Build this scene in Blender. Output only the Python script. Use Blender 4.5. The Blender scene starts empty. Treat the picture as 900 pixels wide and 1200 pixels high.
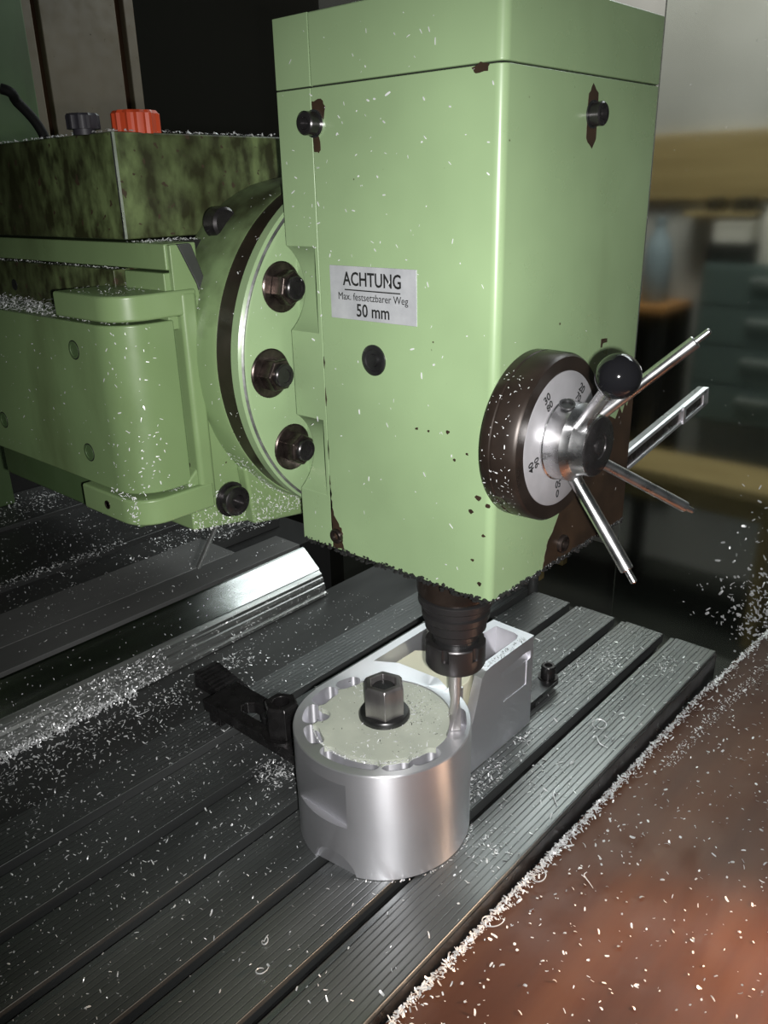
import bpy, bmesh, math, random
from mathutils import Vector, Matrix
random.seed(7)
scene = bpy.context.scene
COL = scene.collection
S = 0.001                       # everything below is written in millimetres
pi = math.pi
sin, cos, rad = math.sin, math.cos, math.radians

# ------------------------------------------------------------------ camera
CAM = Vector((-859.4, -265.9, 503.7))
RIGHT = Vector((0.663, -0.749, -0.022)); DOWN = Vector((-0.288, -0.228, -0.930)); FWD = Vector((0.691, 0.623, -0.367))
FWD.normalize(); RIGHT = (RIGHT - FWD * RIGHT.dot(FWD)).normalized(); DOWN = FWD.cross(RIGHT).normalized()
cam_d = bpy.data.cameras.new('camera'); cam = bpy.data.objects.new('camera', cam_d); COL.objects.link(cam)
M = Matrix((RIGHT, -DOWN, -FWD)).transposed().to_4x4(); M.translation = CAM * S
cam.matrix_world = M
cam_d.sensor_fit = 'VERTICAL'; cam_d.sensor_height = 36.0; cam_d.lens = 962.55 / 1200 * 36.0
cam_d.clip_start = 0.01; cam_d.clip_end = 50
scene.camera = cam
# ------------------------------------------------------------------ world, lamps, exposure
w = bpy.data.worlds.new('world'); scene.world = w; w.use_nodes = True
w.node_tree.nodes['Background'].inputs[0].default_value = (0.75, 0.85, 0.82, 1)
w.node_tree.nodes['Background'].inputs[1].default_value = 0.025
scene.view_settings.view_transform = 'Standard'; scene.view_settings.look = 'None'
scene.view_settings.gamma = 1; scene.view_settings.use_curve_mapping = False
scene.view_settings.exposure = 0.0

def lamp(name, kind, loc, target, energy, color=(1, 1, 1), size=0.01, size_y=None, spot=None):
    d = bpy.data.lights.new(name, kind); o = bpy.data.objects.new(name, d); COL.objects.link(o)
    d.energy = energy; d.color = color
    if kind == 'AREA':
        d.size = size
        if size_y: d.shape = 'RECTANGLE'; d.size_y = size_y
        else: d.shape = 'DISK'
    else: d.shadow_soft_size = size
    if spot: d.spot_size = rad(spot); d.spot_blend = 0.6
    loc = Vector(loc) * S; o.location = loc
    o.rotation_euler = (Vector(target) * S - loc).to_track_quat('-Z', 'Y').to_euler()
    return o
flash_at = CAM + RIGHT * 16 + DOWN * 10
fl_ = lamp('phone_flash', 'SPOT', flash_at, flash_at + FWD * 100 + RIGHT * 9 - DOWN * 2, 24.5, (1, 0.99, 0.97), 0.004, None, 94)
fl_.data.spot_blend = 1.0
lamp('hall_light', 'AREA', (900, 760, 1280), (-300, 80, 0), 5, (0.86, 0.98, 0.97), 1.0, 0.5)
lamp('ceiling_light', 'AREA', (1160, -160, 1760), (-300, 470, 40), 8, (0.9, 0.98, 1.0), 0.9, 0.4)
lamp('background_fill', 'AREA', (1500, 700, 2100), (2300, 900, 900), 25, (1, 0.98, 0.92), 1.0, 0.5)  # added fill with no fixture, brightens the wall and bench behind the guard
lamp('warm_tray_fill', 'SPOT', (-190, -440, 130), (-385, -240, -20), 30, (1, 0.66, 0.42), 0.04, None, 43)  # added spot out of view, gives the tray its warm glow

# ------------------------------------------------------------------ materials
def mat(name, color, metallic=0.0, rough=0.5, **k):
    m = bpy.data.materials.new(name); m.use_nodes = True
    b = m.node_tree.nodes['Principled BSDF']
    b.inputs['Base Color'].default_value = (*color, 1); b.inputs['Metallic'].default_value = metallic
    b.inputs['Roughness'].default_value = rough
    for n, v in k.items(): b.inputs[n.replace('_', ' ')].default_value = v
    return m
def nd(m, t, **k):
    n = m.node_tree.nodes.new(t)
    for a, v in k.items():
        if a in n.inputs.keys(): n.inputs[a].default_value = v
        else: setattr(n, a, v)
    return n
def lk(m, a, b): m.node_tree.links.new(a, b)
def coords(m, scale=(1, 1, 1), rot=(0, 0, 0)):
    t = nd(m, 'ShaderNodeTexCoord'); mp = nd(m, 'ShaderNodeMapping'); mp.inputs['Scale'].default_value = scale
    mp.inputs['Rotation'].default_value = rot
    lk(m, t.outputs['Object'], mp.inputs['Vector']); return mp.outputs['Vector']
def noise(m, scale, detail=4, vec=None, stretch=(1, 1, 1)):
    n = nd(m, 'ShaderNodeTexNoise'); n.inputs['Scale'].default_value = scale; n.inputs['Detail'].default_value = detail
    lk(m, vec or coords(m, stretch), n.inputs['Vector']); return n.outputs['Fac']
def ramp(m, fac, stops):
    r = nd(m, 'ShaderNodeValToRGB'); e = r.color_ramp.elements
    while len(e) < len(stops): e.new(0.5)
    for i, (p, c) in enumerate(stops):
        e[i].position = p; e[i].color = (*c, 1) if not isinstance(c, (int, float)) else (c, c, c, 1)
    lk(m, fac, r.inputs['Fac']); return r.outputs['Color']
def mix(m, fac, a, b):
    x = nd(m, 'ShaderNodeMix', data_type='RGBA')
    if isinstance(fac, float): x.inputs[0].default_value = fac
    else: lk(m, fac, x.inputs[0])
    for s, v in ((6, a), (7, b)):
        if isinstance(v, tuple): x.inputs[s].default_value = (*v, 1)
        else: lk(m, v, x.inputs[s])
    return x.outputs[2]
def bump(m, h, strength, dist=0.0005):
    b = nd(m, 'ShaderNodeBump'); b.inputs['Strength'].default_value = strength; b.inputs['Distance'].default_value = dist
    lk(m, h, b.inputs['Height']); lk(m, b.outputs[0], m.node_tree.nodes['Principled BSDF'].inputs['Normal'])
def setin(m, name, sock): lk(m, sock, m.node_tree.nodes['Principled BSDF'].inputs[name])

def paint(name, base, rough=0.3, dirt=0.0, dirtcol=(0.035, 0.035, 0.015), chip=0.74, grime=False):
    m = mat(name, base, 0, rough)
    v = noise(m, 9, 3); lo = tuple(c * 0.88 for c in base); hi = tuple(min(1, c * 1.08) for c in base)
    c = ramp(m, v, [(0.3, lo), (0.7, hi)])
    # oily film and soot, streaked downwards
    st = noise(m, 14, 6, None, (1, 1, 0.35)); f = ramp(m, st, [(0.62 - 0.3 * dirt, 0), (0.86 - 0.16 * dirt, min(1.0, 0.25 + dirt))])
    c = mix(m, f, c, dirtcol)
    if grime: c = mix(m, ramp(m, noise(m, 75, 9, None, (1, 1, 0.6)), [(0.34, 0), (0.62, 0.95)]), c, dirtcol)
    sp = noise(m, 120, 2); g = ramp(m, sp, [(chip, 0), (chip + 0.02, 1)])
    c = mix(m, g, c, (0.05, 0.035, 0.02)); setin(m, 'Base Color', c)
    r = ramp(m, noise(m, 30, 4), [(0.3, rough * 0.8), (0.7, rough * 1.25)]); setin(m, 'Roughness', r)
    bump(m, noise(m, 70, 3), 0.12, 0.0004)
    return m
GREEN = (0.25, 0.35, 0.188)
m_green = paint('green_paint', GREEN, 0.3, 0.06, (0.07, 0.08, 0.03), 0.79)
m_green_ram = paint('green_paint_ram', (0.19, 0.275, 0.125), 0.34, 0.28, (0.05, 0.055, 0.02), 0.79)
m_green_cover_dim = paint('green_paint_cover_dim', (0.17, 0.25, 0.112), 0.34, 0.4, (0.05, 0.055, 0.02), 0.79)  # darkened ram paint: weaker flash on the cover put into the colour, plus dirt
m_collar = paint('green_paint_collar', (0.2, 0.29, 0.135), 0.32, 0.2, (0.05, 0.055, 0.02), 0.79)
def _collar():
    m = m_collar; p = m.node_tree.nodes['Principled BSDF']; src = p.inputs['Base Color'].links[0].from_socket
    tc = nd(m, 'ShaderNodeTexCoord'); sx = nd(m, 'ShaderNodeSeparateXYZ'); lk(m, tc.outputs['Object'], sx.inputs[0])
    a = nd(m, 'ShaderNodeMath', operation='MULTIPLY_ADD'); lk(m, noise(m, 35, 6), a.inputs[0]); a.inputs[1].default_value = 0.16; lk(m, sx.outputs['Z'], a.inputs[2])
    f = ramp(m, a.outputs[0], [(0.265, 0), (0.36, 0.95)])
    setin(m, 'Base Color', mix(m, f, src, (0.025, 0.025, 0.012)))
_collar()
m_green_dirty = paint('green_paint_oily', (0.15, 0.2, 0.08), 0.45, 0.75, (0.022, 0.022, 0.008), 0.66, True)
m_green_old = paint('green_paint_old', (0.075, 0.125, 0.05), 0.5, 0.4)
m_bare = mat('bare_primer', (0.035, 0.018, 0.010), 0, 0.42); setin(m_bare, 'Base Color', ramp(m_bare, noise(m_bare, 40), [(0.3, (0.02, 0.013, 0.009)), (0.7, (0.045, 0.027, 0.016))]))

def steel(name, base, rough, metallic=1.0, stretch=(1, 1, 1), nscale=60, bstr=0.1, var=0.25):
    m = mat(name, base, metallic, rough)
    n = noise(m, nscale, 5, None, stretch)
    setin(m, 'Base Color', ramp(m, n, [(0.3, tuple(c * (1 - var) for c in base)), (0.7, tuple(min(1, c * (1 + var)) for c in base))]))
    setin(m, 'Roughness', ramp(m, noise(m, nscale * 0.6, 4, None, stretch), [(0.3, rough * 0.75), (0.7, min(1, rough * 1.3))]))
    if bstr: bump(m, n, bstr, 0.0003)
    return m
m_alu = steel('milled_aluminium', (0.86, 0.855, 0.9), 0.38, 0.86, (1, 1, 3), 12, 0, 0.03)
_b = m_alu.node_tree.nodes['Principled BSDF']; m_alu.node_tree.links.remove(_b.inputs['Roughness'].links[0]); _b.inputs['Roughness'].default_value = 0.4; _b.inputs['Anisotropic'].default_value = 0.85; _b.inputs['Anisotropic Rotation'].default_value = 0.25
_t = nd(m_alu, 'ShaderNodeTangent', direction_type='RADIAL', axis='Z'); lk(m_alu, _t.outputs[0], _b.inputs['Tangent'])
m_alu_cut = steel('cut_aluminium', (0.8, 0.8, 0.8), 0.34, 1, (1, 1, 1), 90, 0.1, 0.08)
m_bright = steel('bright_steel', (0.7, 0.7, 0.71), 0.27, 1, (1, 1, 1), 120, 0.05, 0.08)
m_satin = steel('satin_scale', (0.44, 0.43, 0.45), 0.45, 0.5, (1, 1, 1), 90, 0.04, 0.05)
m_black_ox = steel('black_oxide', (0.05, 0.047, 0.048), 0.27, 0.75, (1, 1, 1), 90, 0.04, 0.3)
m_dark_steel = steel('dark_steel', (0.09, 0.09, 0.092), 0.33, 0.85, (1, 1, 1), 70, 0.08, 0.3)
m_brown = steel('oiled_brown_steel', (0.028, 0.02, 0.016), 0.32, 0.4, (1, 1, 1), 50, 0.05, 0.3)
m_bolt = steel('oily_bolt', (0.06, 0.047, 0.042), 0.28, 0.8, (1, 1, 1), 160, 0.3, 0.5)
m_blue_nut = steel('heat_tinted_steel', (0.38, 0.36, 0.36), 0.34, 0.9, (1, 1, 0.3), 60, 0.1, 0.3)
m_carbide = steel('ground_carbide', (0.52, 0.5, 0.49), 0.42, 0.75, (1, 1, 0.2), 100, 0.08, 0.15)
m_rail = steel('ground_rail_steel', (0.42, 0.43, 0.42), 0.36, 0.9, (0.06, 1, 1), 160, 0.12, 0.25)
m_bevel = steel('polished_rail_bevel', (0.40, 0.41, 0.40), 0.22, 1.0, (0.05, 1, 1), 90, 0.03, 0.1)
m_plate_grey = steel('grey_plate', (0.17, 0.172, 0.17), 0.5, 0.5, (0.3, 1, 1), 14, 0.04, 0.25)
m_cover = steel('grey_cover_plate', (0.085, 0.087, 0.086), 0.42, 0.6, (0.3, 1, 1), 20, 0.05, 0.25)
m_black = mat('black_grime_shade', (0.012, 0.012, 0.012), 0, 0.5)
m_knob = mat('black_phenolic', (0.006, 0.006, 0.007), 0, 0.08)
m_darkplastic = mat('dark_plastic', (0.03, 0.028, 0.035), 0, 0.5)
m_orange = mat('orange_plastic', (0.5, 0.06, 0.018), 0, 0.45)
m_nylon = mat('milky_nylon', (0.5, 0.53, 0.45), 0, 0.4); setin(m_nylon, 'Base Color', ramp(m_nylon, noise(m_nylon, 35, 4), [(0.3, (0.44, 0.47, 0.40)), (0.7, (0.55, 0.58, 0.49))])); m_chuck = mat('black_chuck_steel', (0.10, 0.095, 0.097), 0.85, 0.36)
m_nylon_in = mat('cream_nylon', (0.68, 0.66, 0.5), 0, 0.45)
m_ink = mat('black_ink', (0.012, 0.012, 0.012), 0, 0.5)
m_chip = mat('aluminium_swarf', (0.86, 0.87, 0.88), 0.35, 0.35)
m_cable = mat('black_cable', (0.006, 0.006, 0.006), 0, 0.7, Specular_IOR_Level=0.2)

# table top: dark planed steel, fine planing lines that run along the table
m_table = mat('planed_table', (0.1, 0.105, 0.105), 0.75, 0.36)
def _table():
    m = m_table
    tc = nd(m, 'ShaderNodeTexCoord'); sx = nd(m, 'ShaderNodeSeparateXYZ'); lk(m, tc.outputs['Object'], sx.inputs[0])
    a = nd(m, 'ShaderNodeMath', operation='MULTIPLY'); lk(m, sx.outputs['Y'], a.inputs[0]); a.inputs[1].default_value = 1000 / 5.25
    b = nd(m, 'ShaderNodeMath', operation='FRACT'); lk(m, a.outputs[0], b.inputs[0])
    line = ramp(m, b.outputs[0], [(0.0, 0), (0.07, 0), (0.16, 1), (0.9, 1), (0.99, 0)])
    n = noise(m, 14, 5, None, (0.25, 1, 1))
    c = ramp(m, n, [(0.3, (0.14, 0.148, 0.148)), (0.7, (0.25, 0.26, 0.26))])
    wear = ramp(m, noise(m, 5, 3), [(0.4, 0.15), (0.62, 1.0)])
    dark = mix(m, wear, c, (0.06, 0.063, 0.064))
    setin(m, 'Base Color', mix(m, line, dark, c))
    setin(m, 'Roughness', ramp(m, noise(m, 40, 4, None, (0.1, 1, 1)), [(0.3, 0.28), (0.7, 0.48)]))
    bump(m, line, 0.35, 0.0004)
_table()
# splash tray: brown lacquered sheet with long streaks
m_tray = mat('brown_tray', (0.2, 0.08, 0.04), 0.0, 0.5, Specular_IOR_Level=0.3)
def _tray():
    m = m_tray
    n = noise(m, 9, 6, coords(m, (0.22, 1.6, 1), (0, 0, rad(-14))))
    setin(m, 'Base Color', ramp(m, n, [(0.28, (0.042, 0.017, 0.011)), (0.5, (0.085, 0.034, 0.02)), (0.72, (0.15, 0.066, 0.036))]))
    setin(m, 'Roughness', ramp(m, noise(m, 30, 3), [(0.3, 0.34), (0.7, 0.5)]))
_tray()
# dirty acrylic of the splash guard: rough, so what stands behind it blurs
m_acrylic = mat('hazy_acrylic', (0.86, 0.9, 0.86), 0, 0.13, Transmission_Weight=1.0, IOR=1.2)
m_wall = mat('grey_wall', (0.5, 0.5, 0.46), 0, 0.8); setin(m_wall, 'Base Color', ramp(m_wall, noise(m_wall, 2.5, 4), [(0.3, (0.42, 0.42, 0.39)), (0.7, (0.56, 0.56, 0.53))]))
m_floor = mat('dark_floor', (0.05, 0.055, 0.045), 0, 0.6); setin(m_floor, 'Base Color', ramp(m_floor, noise(m_floor, 3, 5), [(0.3, (0.012, 0.014, 0.011)), (0.7, (0.03, 0.033, 0.026))]))
m_wood = mat('pale_wood', (0.36, 0.27, 0.11), 0, 0.6); setin(m_wood, 'Base Color', ramp(m_wood, noise(m_wood, 6, 5, None, (1, 0.3, 6)), [(0.3, (0.27, 0.2, 0.08)), (0.7, (0.46, 0.35, 0.16))]))
m_beige = paint('beige_panel', (0.14, 0.115, 0.08), 0.6, 0.25, (0.10, 0.07, 0.04))
m_rust = mat('rusty_strip', (0.10, 0.05, 0.025), 0, 0.8)
m_cabinet = mat('grey_green_cabinet', (0.10, 0.14, 0.13), 0, 0.5)
m_paper = mat('white_card', (0.72, 0.7, 0.62), 0, 0.7)
m_bluebottle = mat('blue_grey_plastic', (0.28, 0.36, 0.40), 0, 0.4)
m_handle = mat('pale_handle', (0.55, 0.6, 0.58), 0.6, 0.4)
m_oranged = mat('orange_wood', (0.42, 0.2, 0.06), 0, 0.5)

# ------------------------------------------------------------------ mesh helpers (millimetres in, metres out)
BASE = {}
def thing(name, label, cat, base, group=None):
    o = bpy.data.objects.new(name, None); COL.objects.link(o); o.location = Vector(base) * S
    o.empty_display_size = 0.02
    BASE[o.name] = Vector(base); o['label'] = label; o['category'] = cat
    if group: o['group'] = group
    return o
def tag(o, label=None, cat=None, group=None, kind=None):
    if label: o['label'] = label
    if cat: o['category'] = cat
    if group: o['group'] = group
    if kind: o['kind'] = kind
    return o
def root_base(p):
    b = Vector((0, 0, 0)); q = p
    while q is not None:
        b += BASE.get(q.name, Vector((0, 0, 0))); q = q.parent
    return b
def obj(name, bm, m, parent=None, bevel=0, seg=2, smooth=38, base=None):
    """link bm (world mm) as ONE mesh object; parts keep their thing's origin, single meshes get their own base"""
    if parent is not None: b = root_base(parent); loc = Vector((0, 0, 0))
    else:
        if base is None:
            xs = [v.co for v in bm.verts]; mn = [min(c[i] for c in xs) for i in range(3)]; mx = [max(c[i] for c in xs) for i in range(3)]
            base = ((mn[0] + mx[0]) / 2, (mn[1] + mx[1]) / 2, mn[2])
        b = Vector(base); loc = b
    bmesh.ops.recalc_face_normals(bm, faces=bm.faces)
    for v in bm.verts: v.co = (v.co - b) * S
    if smooth:
        for f in bm.faces: f.smooth = True
        for e in bm.edges:
            if len(e.link_faces) == 2 and e.calc_face_angle(0) > rad(smooth): e.smooth = False
    me = bpy.data.meshes.new(name); bm.to_mesh(me); bm.free()
    me.materials.append(m)
    o = bpy.data.objects.new(name, me); COL.objects.link(o); o.location = loc * S
    if parent is not None: o.parent = parent
    else: BASE[o.name] = b
    if bevel:
        md = o.modifiers.new('bevel', 'BEVEL'); md.width = bevel * S; md.segments = seg; md.limit_method = 'ANGLE'
        md.angle_limit = rad(35); md.harden_normals = True
    return o
def box(bm, x0, x1, y0, y1, z0, z1):
    v = [bm.verts.new(p) for p in ((x0, y0, z0), (x1, y0, z0), (x1, y1, z0), (x0, y1, z0), (x0, y0, z1), (x1, y0, z1), (x1, y1, z1), (x0, y1, z1))]
    for f in ((3, 2, 1, 0), (4, 5, 6, 7), (0, 1, 5, 4), (1, 2, 6, 5), (2, 3, 7, 6), (3, 0, 4, 7)): bm.faces.new([v[i] for i in f])
    return v
def B(*a): bm = bmesh.new(); box(bm, *a); return bm
def frame_of(d):
    d = Vector(d).normalized(); u = Vector((0, 0, 1)) if abs(d.z) < 0.9 else Vector((1, 0, 0))
    x = u.cross(d).normalized(); return x, d.cross(x), d
def lathe(bm, o, d, prof, n=48, cap=True, phase=0.0):
    """prof: (distance along d, radius)"""
    x, y, d = frame_of(d); o = Vector(o); rings = []
    for h, r in prof:
        if r < 1e-4: rings.append([bm.verts.new(o + d * h)]); continue
        rings.append([bm.verts.new(o + d * h + x * (r * cos(2 * pi * i / n + phase)) + y * (r * sin(2 * pi * i / n + phase))) for i in range(n)])
    for a, b in zip(rings, rings[1:]):
        for i in range(n):
            j = (i + 1) % n
            if len(a) == 1 and len(b) == 1: break
            if len(a) == 1: bm.faces.new((a[0], b[j], b[i]))
            elif len(b) == 1: bm.faces.new((a[i], a[j], b[0]))
            else: bm.faces.new((a[i], a[j], b[j], b[i]))
    if cap:
        if len(rings[0]) > 1: bm.faces.new(rings[0][::-1])
        if len(rings[-1]) > 1: bm.faces.new(rings[-1])
def Lt(o, d, prof, n=48, phase=0.0): bm = bmesh.new(); lathe(bm, o, d, prof, n, True, phase); return bm
def cyl(bm, a, b, r0, r1=None, n=24, c=0.0):
    a = Vector(a); b = Vector(b); L = (b - a).length; r1 = r0 if r1 is None else r1
    p = [(0, r0), (L, r1)] if not c else [(0, r0 - c), (c, r0), (L - c, r1), (L, r1 - c)]
    lathe(bm, a, b - a, p, n)
def prism(bm, pts, ax, lo, hi):
    """pts: polygon in the two other axes, in x<y<z order, extruded along axis ax"""
    def P(p, h):
        q = list(p); q.insert(ax, h); return q
    a = [bm.verts.new(P(p, lo)) for p in pts]; b = [bm.verts.new(P(p, hi)) for p in pts]
    n = len(pts); bm.faces.new(a); bm.faces.new(b[::-1])
    for i in range(n): bm.faces.new((a[i], b[i], b[(i + 1) % n], a[(i + 1) % n]))
def Pz(pts, ax, lo, hi): bm = bmesh.new(); prism(bm, pts, ax, lo, hi); return bm
def tube(bm, pts, r, n=8):
    pts = [Vector(p) for p in pts]; rings = []
    for i, p in enumerate(pts):
        d = pts[min(i + 1, len(pts) - 1)] - pts[max(i - 1, 0)]; x, y, _ = frame_of(d)
        rr = r[i] if isinstance(r, (list, tuple)) else r
        rings.append([bm.verts.new(p + x * (rr * cos(2 * pi * k / n)) + y * (rr * sin(2 * pi * k / n))) for k in range(n)])
    for a, b in zip(rings, rings[1:]):
        for k in range(n): bm.faces.new((a[k], a[(k + 1) % n], b[(k + 1) % n], b[k]))
    bm.faces.new(rings[0][::-1]); bm.faces.new(rings[-1])
def hexnut(bm, o, d, af, h, phase=0.0, cham=1.2):
    R = af / math.sqrt(3)
    lathe(bm, o, d, [(0, R), (h - cham, R), (h, R * 0.9)], 6, True, phase)
def cut(o, bm, op='DIFFERENCE'):
    """boolean with a cutter given in world mm"""
    b = root_base(o) if o.parent is None else root_base(o.parent)
    bmesh.ops.recalc_face_normals(bm, faces=bm.faces)
    for v in bm.verts: v.co = (v.co - b) * S
    me = bpy.data.meshes.new('cut'); bm.to_mesh(me); bm.free()
    for p in me.polygons: p.use_smooth = True
    c = bpy.data.objects.new('cut', me); COL.objects.link(c)
    c.location = (b if o.parent is None else root_base(o.parent)) * S
    keep = [(m.type, m.width, m.segments) for m in o.modifiers if m.type == 'BEVEL']
    o.modifiers.clear()
    md = o.modifiers.new('b', 'BOOLEAN'); md.operation = op; md.object = c; md.solver = 'EXACT'
    dg = bpy.context.evaluated_depsgraph_get(); dg.update()
    new = bpy.data.meshes.new_from_object(o.evaluated_get(dg)); o.modifiers.clear()
    old = o.data; o.data = new; bpy.data.meshes.remove(old); bpy.data.objects.remove(c); bpy.data.meshes.remove(me)
    t = bmesh.new(); t.from_mesh(new)
    for f in t.faces: f.smooth = True
    for e in t.edges: e.smooth = not (len(e.link_faces) == 2 and e.calc_face_angle(0) > rad(30))
    t.to_mesh(new); t.free()
    for tp, wd, sg in keep:
        md = o.modifiers.new('bevel', 'BEVEL'); md.width = wd; md.segments = sg; md.limit_method = 'ANGLE'; md.angle_limit = rad(35); md.harden_normals = True
def text_bm(s, size, mw, bold=0.0, extrude=0.06):
    cu = bpy.data.curves.new('t', 'FONT'); cu.body = s; cu.size = size; cu.align_x = 'CENTER'; cu.align_y = 'CENTER'
    cu.extrude = extrude; cu.offset = bold; cu.resolution_u = 3
    o = bpy.data.objects.new('t', cu); COL.objects.link(o)
    dg = bpy.context.evaluated_depsgraph_get(); dg.update()
    me = bpy.data.meshes.new_from_object(o.evaluated_get(dg)); bm = bmesh.new(); bm.from_mesh(me)
    bpy.data.objects.remove(o); bpy.data.curves.remove(cu); bpy.data.meshes.remove(me)
    bmesh.ops.transform(bm, matrix=mw, verts=bm.verts); return bm
def merge(*bms):
    out = bmesh.new()
    for b in bms:
        me = bpy.data.meshes.new('x'); b.to_mesh(me); out.from_mesh(me); bpy.data.meshes.remove(me); b.free()
    return out

# ------------------------------------------------------------------ the room
def struct(name, bm, m, label=None):
    o = obj(name, bm, m, None, 0, 2, 0); o['kind'] = 'structure'; return o
struct('floor', B(-1600, 2300, -1400, 1700, -1010, -1000), m_floor)
struct('wall_right', B(2300, 2320, -1400, 1700, -1000, 2600), m_wall)
struct('wall_back', B(-1600, 2300, 1640, 1660, -1000, 2600), m_floor)  # dark floor colour stands in for the unlit back of the room

# ------------------------------------------------------------------ machine table with T-slots
XL = -1500
t = thing('machine_table', 'long dark planed machine table with five T-slots under the aluminium workpiece', 'machine table', (-400, 190, -90))
obj('table_body', B(XL, 0, 3, 462, -90, -22), m_dark_steel, t)
for k in range(6):
    y0 = 63 * k; y1 = 48 + 63 * k
    if k == 5: y1 = 362
    bm = bmesh.new()
    # rib with an undercut towards the slot and a worn step along its rear edge
    pr = [(y0, 0), (y0, -12), (y0 + 6, -12), (y0 + 6, -22), (y1, -22), (y1, -12), (y1 + 6, -12), (y1 + 6, -1.6), (y1, -1.6), (y1 - 0.6, 0)]
    if k == 0: pr[0:4] = [(0, 0), (0, -22)]
    if k == 5: pr[4:] = [(y1, -22), (y1, 0)]
    prism(bm, pr, 0, XL, 0)
    obj('table_rib', bm, m_table, t, 0.9, 2)
obj('rear_ledge', B(XL, 0, 362, 462, -22, -0.8), m_cover, t, 0.5, 1)
obj('front_skirt', B(XL, 0, -1, 3, -90, -4), m_dark_steel, t)
tag(obj('support_post', merge(B(4, 22, 262, 320, -200, 200), Lt((12, 252, -200), (0, 0, 1), [(0, 7), (400, 7)], 20)), m_cover), 'grey upright steel post with a round bar behind the far end of the table', 'post')

# ------------------------------------------------------------------ guide rail and cover plates behind the table
gr_ = thing('guide_rail', 'long steel guide rail with a shiny sloping face and grooved front behind the table', 'guide rail', (-600, 490, 0))
obj('rail_body', Pz([(448.6, 0), (448.8, 4), (451.5, 5), (451.8, 8.5), (450.4, 9.5), (452.3, 16), (454, 17), (454, 19.5), (453.2, 20.5), (455, 24), (456.6, 25), (456.4, 29), (459.5, 31), (462, 33.4), (489.5, 56.2), (489.5, 0)], 0, XL, -184), m_rail, gr_, 0.3, 1, 25)
obj('rail_bevel', Pz([(460.7, 34.2), (488.5, 57.4), (492, 58.2), (492, 56), (462.5, 32.6)], 0, XL, -183.6), m_bevel, gr_, 0.4, 2, 25)
obj('rail_top', Pz([(489.6, 0), (489.6, 54), (497, 54), (497, 60.5), (545, 60.5), (545, 0)], 0, XL, -184), m_plate_grey, gr_, 0.5, 1, 25)
c = thing('way_cover', 'stepped dark grey way cover of flat plates strewn with chips behind the rail', 'way cover', (-700, 700, 0))
obj('cover_plate', B(XL, -255, 546, 622, 48, 60.2), m_plate_grey, c, 1.2, 2)
obj('cover_plate', B(XL, -110, 622, 692, 30, 52), m_cover, c, 1, 1)
obj('ridge_strip', B(XL, -110, 690, 697, 40, 60), m_cover, c, 1.5, 2)
obj('cover_plate', B(XL, 100, 697, 880, 30, 57), m_cover, c, 1, 1)
obj('ridge_strip', B(XL, 100, 872, 880, 50, 63), m_cover, c, 1.5, 2)
obj('cover_plate', B(XL, 100, 880, 1010, 30, 60), m_cover, c, 1, 1)
obj('cover_base', B(XL, -80, 548, 1010, -130, 30), m_black, c)

# ------------------------------------------------------------------ milling head
h = thing('milling_head', 'tall light green vertical milling head with ACHTUNG plate and spoked dial', 'milling head', (-348, 100, 240))
hx0, hx1, hy0, hy1, hz0 = -445, -250, 13.5, 196, 240
def front_round(r, y1):
    p = [(hx1, y1), (hx0, y1)]
    for i in range(9): t = pi + (pi / 2) * i / 8; p.append((hx0 + r + r * cos(t), hy0 + r + r * sin(t)))
    for i in range(9): t = 1.5 * pi + (pi / 2) * i / 8; p.append((hx1 - r + r * cos(t), hy0 + r + r * sin(t)))
    return p
obj('housing', Pz(front_round(6, 163), 2, hz0, 565), m_green, h, 0.6, 2)
rear = obj('rear_housing', B(hx0, hx1, 163.4, hy1, hz0, 565), m_green, h, 0.5, 2)
for z in (437, 313):
    bm = bmesh.new(); cyl(bm, (-465, 167, z), (-465, 240, z), 36, 36, 56); cut(rear, bm)
obj('top_cover', Pz(front_round(6, 163), 2, 565.9, 607.6), m_green, h, 1.2, 2)
obj('rear_top_cover', B(hx0, hx1, 163.2, hy1, 565.9, 607.6), m_green, h, 0.4, 2)
obj('cover_gasket', B(hx0 + 3, hx1 - 3, hy0 + 3, hy1 - 1, 564, 567), m_black, h)
FC = Vector((-348, 0, 379))
obj('flange', Lt((-348, 204, 379), (0, 1, 0), [(0, 0), (0, 134), (0.8, 136), (4, 140), (12, 140), (12, 0)], 160), m_green, h, 0)
obj('flange_rim', Lt((-348, 204.6, 379), (0, 1, 0), [(0.45, 134.6), (0.45, 137.2), (1.6, 138.2), (2.0, 134.6)], 160), m_rail, h, 0)
obj('neck_block', B(-428, -256, 190, 206, 262, 500), m_green, h, 2, 2)
for (bx, bz, ph) in ((-445, 437.7, 0.3), (-461.6, 376.7, 0.0), (-444.5, 315.3, 0.5)):
    wsh = obj('flange_bolt', Lt((bx, 204.4, bz), (0, -1, 0), [(0, 18.4), (1.2, 18.4), (2.0, 17.4), (2.0, 0)], 40), m_bolt, h)
    bm = bmesh.new(); hexnut(bm, (bx, 202.4, bz), (0, -1, 0), 22, 12, ph, 1.5); obj('hex_nut', bm, m_bolt, wsh, 0.6, 1)
    obj('stud_end', Lt((bx, 190.6, bz), (0, -1, 0), [(0, 8.6), (3.2, 8.6), (4, 7.8), (4, 5.2), (3.2, 4.8), (3.2, 0)], 28), m_black_ox, wsh)
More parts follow.
